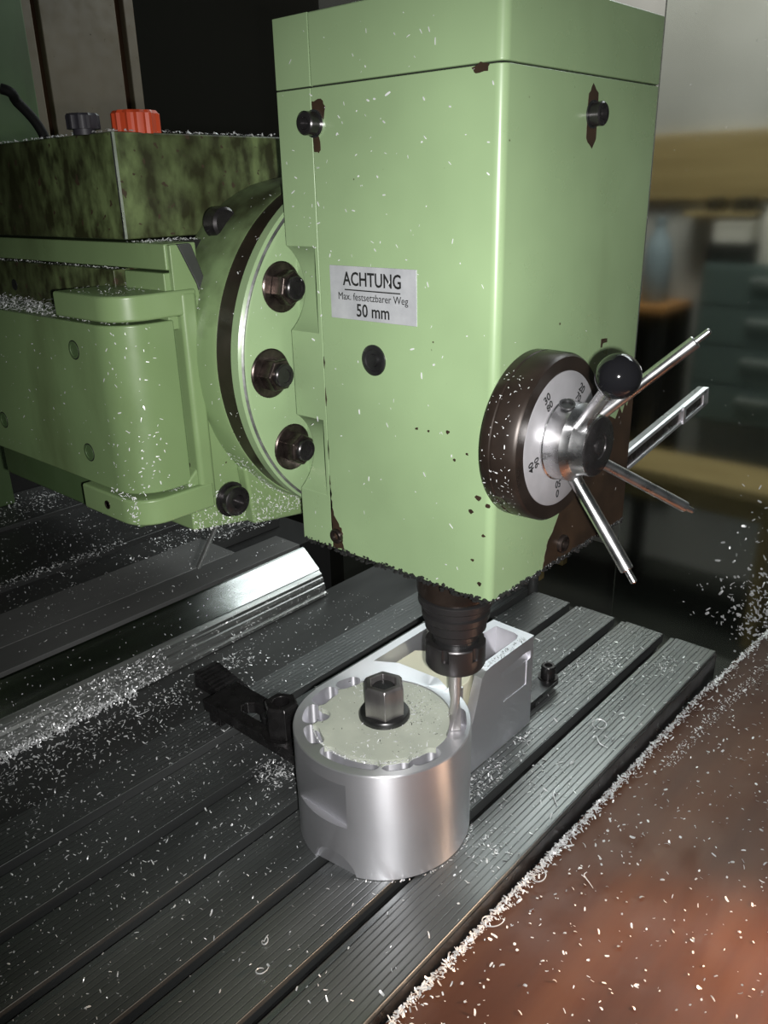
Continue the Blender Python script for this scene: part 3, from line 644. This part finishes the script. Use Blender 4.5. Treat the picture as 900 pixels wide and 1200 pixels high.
tag(obj('splash_tray', tr, m_tray, None, 0, 2, 50), 'brown lacquered splash tray dusted with aluminium chips in front of the table', 'tray')
# machine base below the table end, seen past the table
mb = obj('machine_bed', B(-600, 700, -500, 900, -700, -420), m_floor); tag(mb, 'dark oily machine bed below the end of the table', 'machine bed')

# ------------------------------------------------------------------ acrylic splash guard
sg = thing('splash_guard', 'hazy clear acrylic splash guard speckled with chips right of the head', 'splash guard', (230, 0, -346))
obj('guard_pane', B(230, 235, -700, 238, -330, 770), m_acrylic, sg, 0, 2, 0)
obj('guard_frame', B(226, 239, -700, 244, -346, -326), m_dark_steel, sg, 1, 1)

# ------------------------------------------------------------------ workshop behind the guard
XB = 2200
bd = thing('wall_board', 'ochre wooden tool board on the grey wall behind the splash guard', 'board', (2285, 900, 430))
obj('board_panel', B(2270, 2299, 300, 1500, 440, 662), m_wood, bd, 3, 2)
obj('board_shelf', B(2190, 2299, 765, 1010, 384, 400), m_wood, bd, 2, 1)
for i, (y0, y1) in enumerate(((890, 935), (780, 838))):
    b_ = obj('storage_bin', B(2205, 2280, y0, y1, 400, 446), m_black, None, 3, 1)
    tag(b_, ('dark storage bin at the left end of the board shelf', 'wider dark storage bin at the right end of the board shelf')[i], 'bin', 'bins on the board shelf')
cbx = thing('white_box', 'white cardboard box standing on the grey drawer cabinet', 'box', (2230, 825, 232))
obj('carton', B(2180, 2280, 762, 886, 300, 366), m_paper, cbx, 2, 1); obj('carton_lid', B(2178, 2282, 760, 888, 352, 368), m_paper, cbx, 2, 1)
tag(obj('dark_crate', B(2175, 2285, 740, 905, 232, 299.5), m_black, None, 3, 1), 'dark crate under the white box on the cabinet', 'crate')
def bottle(name, x, y, z, rr, hh, m, label):
    t_ = thing(name, label, 'bottle', (x, y, z))
    obj('bottle_body', Lt((x, y, z), (0, 0, 1), [(0, rr * .94), (4, rr), (hh * .55, rr), (hh * .72, rr * .8), (hh * .85, rr * .36), (hh * .93, rr * .34), (hh * .93, 0)], 32), m, t_)
    obj('bottle_cap', Lt((x, y, z + hh * .93), (0, 0, 1), [(0, rr * .42), (hh * .07, rr * .4), (hh * .07, 0)], 24), m, t_)
bottle('spray_bottle', 2180, 1082, 84, 52, 300, m_bluebottle, 'blue grey plastic bottle on the orange bench top')
bottle('white_canister', 2225, 682, 232, 56, 240, m_paper, 'round white canister at the right edge on the cabinet')
bt = thing('wooden_bench', 'bench with an orange brown top left of the grey cabinet', 'bench', (2150, 1250, -700))
obj('bench_top', B(2040, 2290, 975, 1560, 58, 84), m_oranged, bt, 3, 2)
for y in (990, 1500): obj('bench_leg', B(2060, 2110, y, y + 50, -1000, 58), m_dark_steel, bt, 2, 1)
obj('bench_back', B(2270, 2290, 975, 1560, -700, 58), m_black, bt)
cb = thing('drawer_cabinet', 'grey green drawer cabinet against the wall behind the splash guard', 'cabinet', (2230, 650, -330))
obj('cabinet_body', B(2165, 2295, 380, 905, -330, 231), m_cabinet, cb, 3, 2)
for i in range(4):
    z0 = -322 + 138 * i
    d_ = obj('drawer', B(2150, 2164, 392, 893, z0, z0 + 128), m_cabinet, cb, 2, 2)
    obj('drawer_handle', merge(B(2128, 2138, 600, 720, z0 + 84, z0 + 98), B(2134, 2151, 602, 610, z0 + 86, z0 + 96), B(2134, 2151, 710, 718, z0 + 86, z0 + 96)), m_handle, d_, 2, 1)
lt = thing('low_table', 'low pale wooden table in front of the cabinet behind the guard', 'table', (1900, 850, -1000))
obj('table_top', B(1770, 2025, 420, 1330, -470, -430), m_wood, lt, 4, 2)
for x, y in ((1790, 440), (1790, 1280), (1975, 440), (1975, 1280)): obj('leg', B(x, x + 36, y, y + 36, -1000, -470), m_wood, lt, 2, 1)
obj('apron', B(1785, 1800, 440, 1300, -540, -470), m_wood, lt, 2, 1)
# left background: beige lockers and a black sheet standing in for unlit depth
lk_ = thing('beige_locker', 'worn beige metal locker with rusty edges behind the ram at left', 'locker', (200, 1590, -1000))
obj('locker_body', B(40, 346, 1545, 1635, -1000, 1500), m_rust, lk_, 2, 1)
for x0, x1 in ((42, 104), (120, 298), (318, 344)): obj('locker_door', B(x0, x1, 1525, 1544, -980, 1480), m_beige, lk_, 3, 2)
m_unlit = mat('unlit_black', (0.010, 0.010, 0.008), 0, 0.9, Specular_IOR_Level=0.05)
tag(obj('unlit_backdrop', Pz([(352 + 22 * i, 1594 + (5 if i % 2 else 0)) for i in range(30)] + [(352 + 22 * i, 1602 + (5 if i % 2 else 0)) for i in range(29, -1, -1)], 2, -1000, 1600), m_unlit), 'black folded backdrop standing in for the dark behind the milling head', 'backdrop')

# ------------------------------------------------------------------ aluminium chips: loose swarf nobody could count
class Swarf:
    def __init__(s): s.v = []; s.f = []
    def add(s, p, n=(0, 0, 1), size=2.2, lift=0.4, flat=1.0, wide=1.3):
        n = Vector(n).normalized(); x, y, _ = frame_of(n); a = random.uniform(0, 2 * pi)
        t = (x * cos(a) + y * sin(a)) + n * random.uniform(-.5, .7) * flat; t.normalize(); b = n.cross(t).normalized(); b = (b + n * random.uniform(-.6, .6) * flat).normalized(); c = t.cross(b)
        L = size * random.uniform(.5, 1.5); W = wide * size * random.uniform(.16, .42); K = random.uniform(-.6, .9) * L * flat
        p = Vector(p) + n * (lift + abs(K) * .3); i0 = len(s.v)
        for k in range(4):
            u = k / 3 - .5; q = p + t * (L * u) + c * (K * (0.25 - u * u)); ww = W * (1 - abs(u) * .8) * .5
            s.v += [q - b * ww, q + b * ww]
        for k in range(3): s.f.append((i0 + 2 * k, i0 + 2 * k + 1, i0 + 2 * k + 3, i0 + 2 * k + 2))
    def build(s, name, label, m=None):
        mn = Vector([min(v[i] for v in s.v) for i in range(3)]); mx = Vector([max(v[i] for v in s.v) for i in range(3)]); b = Vector(((mn.x + mx.x) / 2, (mn.y + mx.y) / 2, mn.z))
        me = bpy.data.meshes.new(name); me.from_pydata([((v - b) * S)[:] for v in s.v], [], s.f); me.materials.append(m or m_chip)
        o = bpy.data.objects.new(name, me); COL.objects.link(o); o.location = b * S; BASE[o.name] = b
        return tag(o, label, 'metal chips', None, 'stuff')
U = random.uniform; Gs = random.gauss
random.seed(21)
def on_part(x, y, pad=3):
    if math.hypot(x - CX, y - CY) < R + pad: return True
    if -420 < x < -248 and 90 < y < 190: return True
    return False
def table_z(x, y):
    if y > 362: return -0.8
    k = int(y // 63); f = y - 63 * k
    return 0 if f < 47.5 else (-1.6 if f < 53.5 else -21)
sw = Swarf()
for i in range(1150):                                   # right half of the table
    x, y = U(-620, -5), U(1, 250)
    if U(0, 1) > 0.35 + 0.65 * max(0, min(1, (x + 520) / 400)): continue
    if not on_part(x, y): sw.add((x, y, table_z(x, y)), size=U(1.6, 4.2))
for cx_, cy_, sg_, n_c in ((-372, 78, 14, 130), (-340, 80, 16, 110), (-275, 84, 8, 40), (-95, 85, 18, 90), (-70, 30, 14, 70), (-300, 40, 25, 60), (-420, 22, 20, 70), (-150, 150, 25, 80), (-130, 110, 20, 60)):
    for i in range(n_c):
        x, y = Gs(cx_, sg_), Gs(cy_, sg_ * .6)
        if 1 < y < 440 and x < -3 and not on_part(x, y, 0): sw.add((x, y, table_z(x, y)), size=U(1.4, 3.2))
sw.build('table_chips', 'bright aluminium chips scattered over the right half of the table')
sw = Swarf()
for i in range(3600):                                   # left half, thicker towards the rail
    x, y = U(-860, -440), U(70, 446)
    if U(0, 1) > (0.08 + 0.9 * ((y - 70) / 376) ** 1.6) * (1.1 if x < -600 else .8): continue
    if not on_part(x, y): sw.add((x, y, table_z(x, y)), size=U(1.2, 3.2))
for i in range(700):
    x = U(-720, -330); y = 430 - abs(Gs(0, 26))
    if not on_part(x, y): sw.add((x, y, table_z(x, y)), size=U(1.6, 4.2))
for i in range(900):
    x = U(-440, -150); y = U(300, 446)
    if U(0, 1) < .55 and not on_part(x, y): sw.add((x, y, table_z(x, y)), size=U(1.0, 2.6))
for i in range(260): sw.add((Gs(-470, 9), Gs(232, 12), table_z(-470, 232)), size=U(1.2, 3))
for i in range(1500):
    x, y = U(-860, -430), U(120, 446)
    if not on_part(x, y): sw.add((x, y, table_z(x, y)), size=U(.8, 1.7))
sw.build('dark_side_chips', 'aluminium chips lying thick on the shaded left half of the table')
sw = Swarf()
for i in range(2600):                                   # rail face and foot
    x = -184 - abs(Gs(0, 330)) if i % 3 else U(-760, -420)
    f = U(0, 1) ** 1.5; y = 448 + f * 9; z = 2 + f * 30
    if x > -430 and U(0, 1) > .3: continue
    sw.add((x, y - 0.6, z), (0, -1, .35), U(1.0, 3.0), 0.3, .8)
for i in range(900):
    x = U(-740, -480); sw.add((x, 447 - abs(Gs(0, 5)), abs(Gs(0, 5))), (0, -.6, .8), U(1.5, 4), 0.3)
for i in range(120): x = U(-700, -190); f = U(0, 1); sw.add((x, 461 + f * 27, 34.5 + f * 23), (0, -.64, .77), U(.8, 2), .3, .5)
sw.build('rail_chips', 'aluminium chips heaped along the foot of the steel guide rail')
sw = Swarf()
for i in range(5200):                                   # cover plates
    x = U(-760, -120); y = U(548, 1000)
    if y < 622: z = 60.4; pr_ = .05 if x < -255 else .0
    elif y < 690: z = 52.2; pr_ = .30
    elif y < 872: z = 57.4; pr_ = .16
    else: z = 60.5; pr_ = .9
    if U(0, 1) < pr_: sw.add((x, y, z), size=U(1.6, 4))
for i in range(700): x = U(-660, -330); sw.add((x, 692 + Gs(0, 6), 60.2 if True else 0), size=U(1.4, 3.6))
for i in range(500): sw.add((U(-660, -300), Gs(935, 22), 60.6 + abs(Gs(0, 3))), size=U(2, 5))
for i in range(90): x = U(-700, -190); sw.add((x, 520 + Gs(0, 2.5), 60.8), size=U(1.4, 3))
for i in range(1500):
    y = U(548, 870); x = U(-760, -255); z = 60.4 if y < 622 else (52.2 if y < 690 else 57.4)
    sw.add((x, y, z), size=U(.9, 2.0))
sw.build('cover_chips', 'aluminium chips strewn over the grey cover plates behind the rail')
sw = Swarf()
for i in range(1500): sw.add((U(-470, -250), 600 + Gs(0, 40), 61), size=U(1.4, 3.4)) if False else None
for i in range(1100):                                   # under the collar
    x = U(-505, -386); zz = 246 - (x + 504) * .16
    if U(0, 1) < .45: sw.add((x, 262.6 - U(0, 1), zz + abs(Gs(0, 16))), (0, -1, .2), U(.9, 2.6), .2, .6)
    else: sw.add((U(-300, -130), U(600, 690), 52.4), size=U(1.6, 4))
for i in range(420):
    a = rad(U(212, 262)); sw.add((-348 + 139.2 * cos(a), U(239, 261), 379 + 139.2 * sin(a)), (cos(a), -.3, sin(a)), U(.8, 2.2), .2, .5)
for i in range(420): sw.add((U(-452, -388), 251.6, 238 + abs(Gs(0, 22))), (0, -1, .2), U(.8, 2.2), .2, .5)
sw.build('collar_chips', 'aluminium chips clinging below the round collar beside the flange screw')
sw = Swarf()
for i in range(2600):                                   # ledges of the ram
    y = U(275, 620); k_ = U(0, 1)
    if k_ < .60: sw.add((U(-548, -507), y, 416.4 + abs(Gs(0, 1.6))), size=U(1.6, 4.4))
    elif k_ < .70: sw.add((U(-505, -501), y + 40, 449.8), size=U(1.4, 3.2))
    elif k_ < .82: sw.add((U(-506, -350), 305 - U(0, 20), 469.8), size=U(1.4, 3.4))
    elif k_ < .87: sw.add((U(-546, -482), U(266, 342), 437.4), size=U(1.2, 2.6)) if U(0, 1) < .8 else None
    else:
        t_ = U(0, 1)
        if t_ < .5: sw.add((-504 + U(0, 3), U(306, 600), 546), size=U(1.6, 3.6))
        else: sw.add((U(-505, -240), 306 + U(0, 5), 546), size=U(1.6, 3.8))
for i in range(90): sw.add((U(-520, -484), U(262, 275), 285.2), size=U(1, 2.4))
sw.build('ram_chips', 'aluminium chips lying on the ledges and top edge of the green ram')
sw = Swarf()
for i in range(520):                                    # flecks stuck to paint
    k_ = i % 5
    if k_ == 0: sw.add((hx0 - .2, U(18, 190), U(245, 600)), (-1, 0, 0), U(.8, 3.2), .15, .25)
    elif k_ == 1: sw.add((U(-440, -255), hy0 - .2, U(250, 420)), (0, -1, 0), U(.7, 2.0), .15, .25) if U(0, 1) < .4 else sw.add((hx0 - .2, U(60, 190), U(440, 600)), (-1, 0, 0), U(.8, 2.4), .15, .25)
    elif k_ == 2: sw.add((-549.3, U(295, 560), U(290, 414)), (-1, 0, 0), U(.9, 2.6), .15, .25)
    elif k_ == 3:
        t_ = pi + U(0, pi / 2); sw.add((-519 + 30.3 * cos(t_), 294 + 30.3 * sin(t_), 287 + 128 * U(0, 1) ** 1.6), (cos(t_), sin(t_), 0), U(.8, 2.6), .15, .25)
    else:
        a = rad(U(110, 250)); rr = U(100, 134); sw.add((-348 + rr * cos(a), 203.8, 379 + rr * sin(a)), (0, -1, 0), U(.7, 1.8), .15, .25) if U(0, 1) < .35 else sw.add((-348 + 138.8 * cos(a), U(216, 262), 379 + 138.8 * sin(a)), (cos(a), 0, sin(a)), U(.8, 2.2), .15, .25)
for i in range(150): sw.add((-549.3 + U(-3, 0), U(264, 300), U(266, 290)), (-.7, -.7, 0), U(.8, 2.2), .2, .25)
for i in range(110):
    a = rad(U(120, 250)); y_ = U(-10, 12); sw.add((DC.x + 54.8 * cos(a), y_, DC.z + 54.8 * sin(a)), (cos(a), 0, sin(a)), U(.7, 1.9), .15, .3)
for i in range(70): sw.add((U(hx0, -300), hy0 - .5, 240 + U(-1, 1.5)), (0, -1, 0), U(.8, 2), .2, .4)
for i in range(30): sw.add((U(-300, -255), hy0 - .5, 240.5 + U(-1, 1)), (0, -1, 0), U(.8, 2.2), .2, .4)
sw.build('paint_flecks', 'tiny aluminium flecks stuck to the green paint of head and ram')
sw = Swarf()
for i in range(430):                                    # on the disc and in the rim
    a = U(0, 2 * pi); rr = 56 * math.sqrt(U(0, 1)); x, y = CX + rr * cos(a), CY + rr * sin(a)
    if U(0, 1) < .25 + .75 * (1 if (y < CY - 5 or x > CX + 8) else 0): sw.add((x, y, 99.2), size=U(.7, 2.4))
for i in range(330): sw.add((Gs(CX + 24, 11), Gs(CY + 4, 18), 99.2), size=U(.7, 2.4))
for i in range(240):
    a = rad(U(140, 250)); sw.add((CX + 57 * cos(a), CY + 57 * sin(a), 99.4), size=U(.8, 2.2))
for i in range(70): sw.add((U(-340, -262), 95 + U(-3, 3), 100), size=U(.7, 2))
for i in range(60):
    a = rad(U(200, 330)); sw.add((CX + 75 * cos(a), CY + 75 * sin(a), 0.4), size=U(1, 2.6))
sw.build('disc_chips', 'fine aluminium and nylon crumbs on the milky disc and drum rim')
sw = Swarf()
for i in range(260):
    a = U(0, 2 * pi); rr = 56 * math.sqrt(U(0, 1)); x, y = CX + rr * cos(a), CY + rr * sin(a)
    if i % 4: x, y = Gs(CX + 24, 12), Gs(CY + 2, 20)
    sw.add((x, y, 99.2), size=U(.6, 1.8))
for i in range(160): sw.add((U(-330, -262), 95 + U(-3.5, 3.5), 100.1), size=U(.6, 1.6))
sw.build('dark_crumbs', 'dark oily crumbs sprinkled over the milky disc', m_black_ox)
sw = Swarf()
for i in range(2600):                                   # tray
    x = U(-640, 200); y = tray_y0(x) - 3 - 330 * U(0, 1) ** 1.15
    if U(0, 1) < .8: sw.add((x, y, tray_z(x, y)), size=U(1.0, 3.6), lift=.3, wide=2.0)
for i in range(2800):
    x = U(-640, -150) if i % 3 else U(-150, 210); y = tray_y0(x) - 2 - abs(Gs(0, 4.5 if i % 2 else 2.2))
    sw.add((x, y, tray_z(x, y) + abs(Gs(0, 2.2))), size=U(1.4, 4.2), wide=1.3)
for i in range(600): x = U(-200, 210); y = tray_y0(x) - 22 - U(0, 12) - (x + 200) * .03; sw.add((x, y, tray_z(x, y)), size=U(1, 2.6))
sw.build('tray_chips', 'aluminium chips sprinkled over the brown tray and heaped at its edge')
sw = Swarf()
for i in range(330): sw.add((229.8, Gs(10, 45), -90 + abs(Gs(0, 85))), (-1, 0, 0), U(2.2, 6), .2, .5, 1.8)
for i in range(260): sw.add((229.8, Gs(0, 26), -70 + Gs(0, 38)), (-1, 0, 0), U(2.2, 6), .2, .5, 1.8)
for i in range(150): sw.add((229.8, U(-120, 210), U(-60, 800)), (-1, 0, 0), U(.8, 2.0), .2, .4)
sw.build('guard_chips', 'aluminium chips sticking to the lower part of the acrylic guard')
# a few long curls, each one a thing
def curl(p, turns, r, L, ang, label, nz=0.0):
    pts = []; n = 40
    for i in range(n + 1):
        t = i / n; a = turns * 2 * pi * t
        q = Vector((L * t + r * cos(a) - r, r * sin(a), 1.0 + r * .35 * (1 - cos(a * .7)) + nz * t))
        q = Matrix.Rotation(ang, 3, 'Z') @ q; pts.append(Vector(p) + q)
    bm = bmesh.new(); tube(bm, pts, [0.55 * (1 - .5 * abs(2 * i / n - 1)) for i in range(n + 1)], 5)
    tag(obj('metal_curl', bm, m_chip, None, 0, 2, 60), label, 'metal chip', 'long curled chips')
curl((-215, 36, 0), 1.2, 5.5, 6, 2.2, 'spiral metal curl on the front strip beyond the drum')
curl((-240, 12, 0), 0.5, 3, 24, 1.1, 'long wavy metal strand near the table edge beyond the drum')
curl((-340, 8, 0), 0.45, 5, 34, .4, 'thin metal strand hanging over the front table edge')
curl((-612, 80, 0), 0.8, 4, 3, .4, 'small hooked metal curl on the left of the table')
curl((-598, 98, 0), 0.6, 3.4, 3, 2.4, 'small bent metal curl beside the hooked one on the table')
curl((-405, -12, -15), 0.9, 6, 5, 1.2, 'round metal curl in the chip heap at the tray edge')
curl((-462, -12, -13), 0.8, 8, 4, .2, 'open metal curl in the chip heap nearer the camera')
curl((-385, -52, -18), 0.35, 9, 26, .3, 'straight metal strand lying on the brown tray')
curl((-452, 318, -.8), 0.4, 6, 20, 2.6, 'long metal strand lying beside the strap clamp')
curl((-500, 400, -.8), 0.6, 8, 22, .6, 'large metal strand lying below the guide rail')
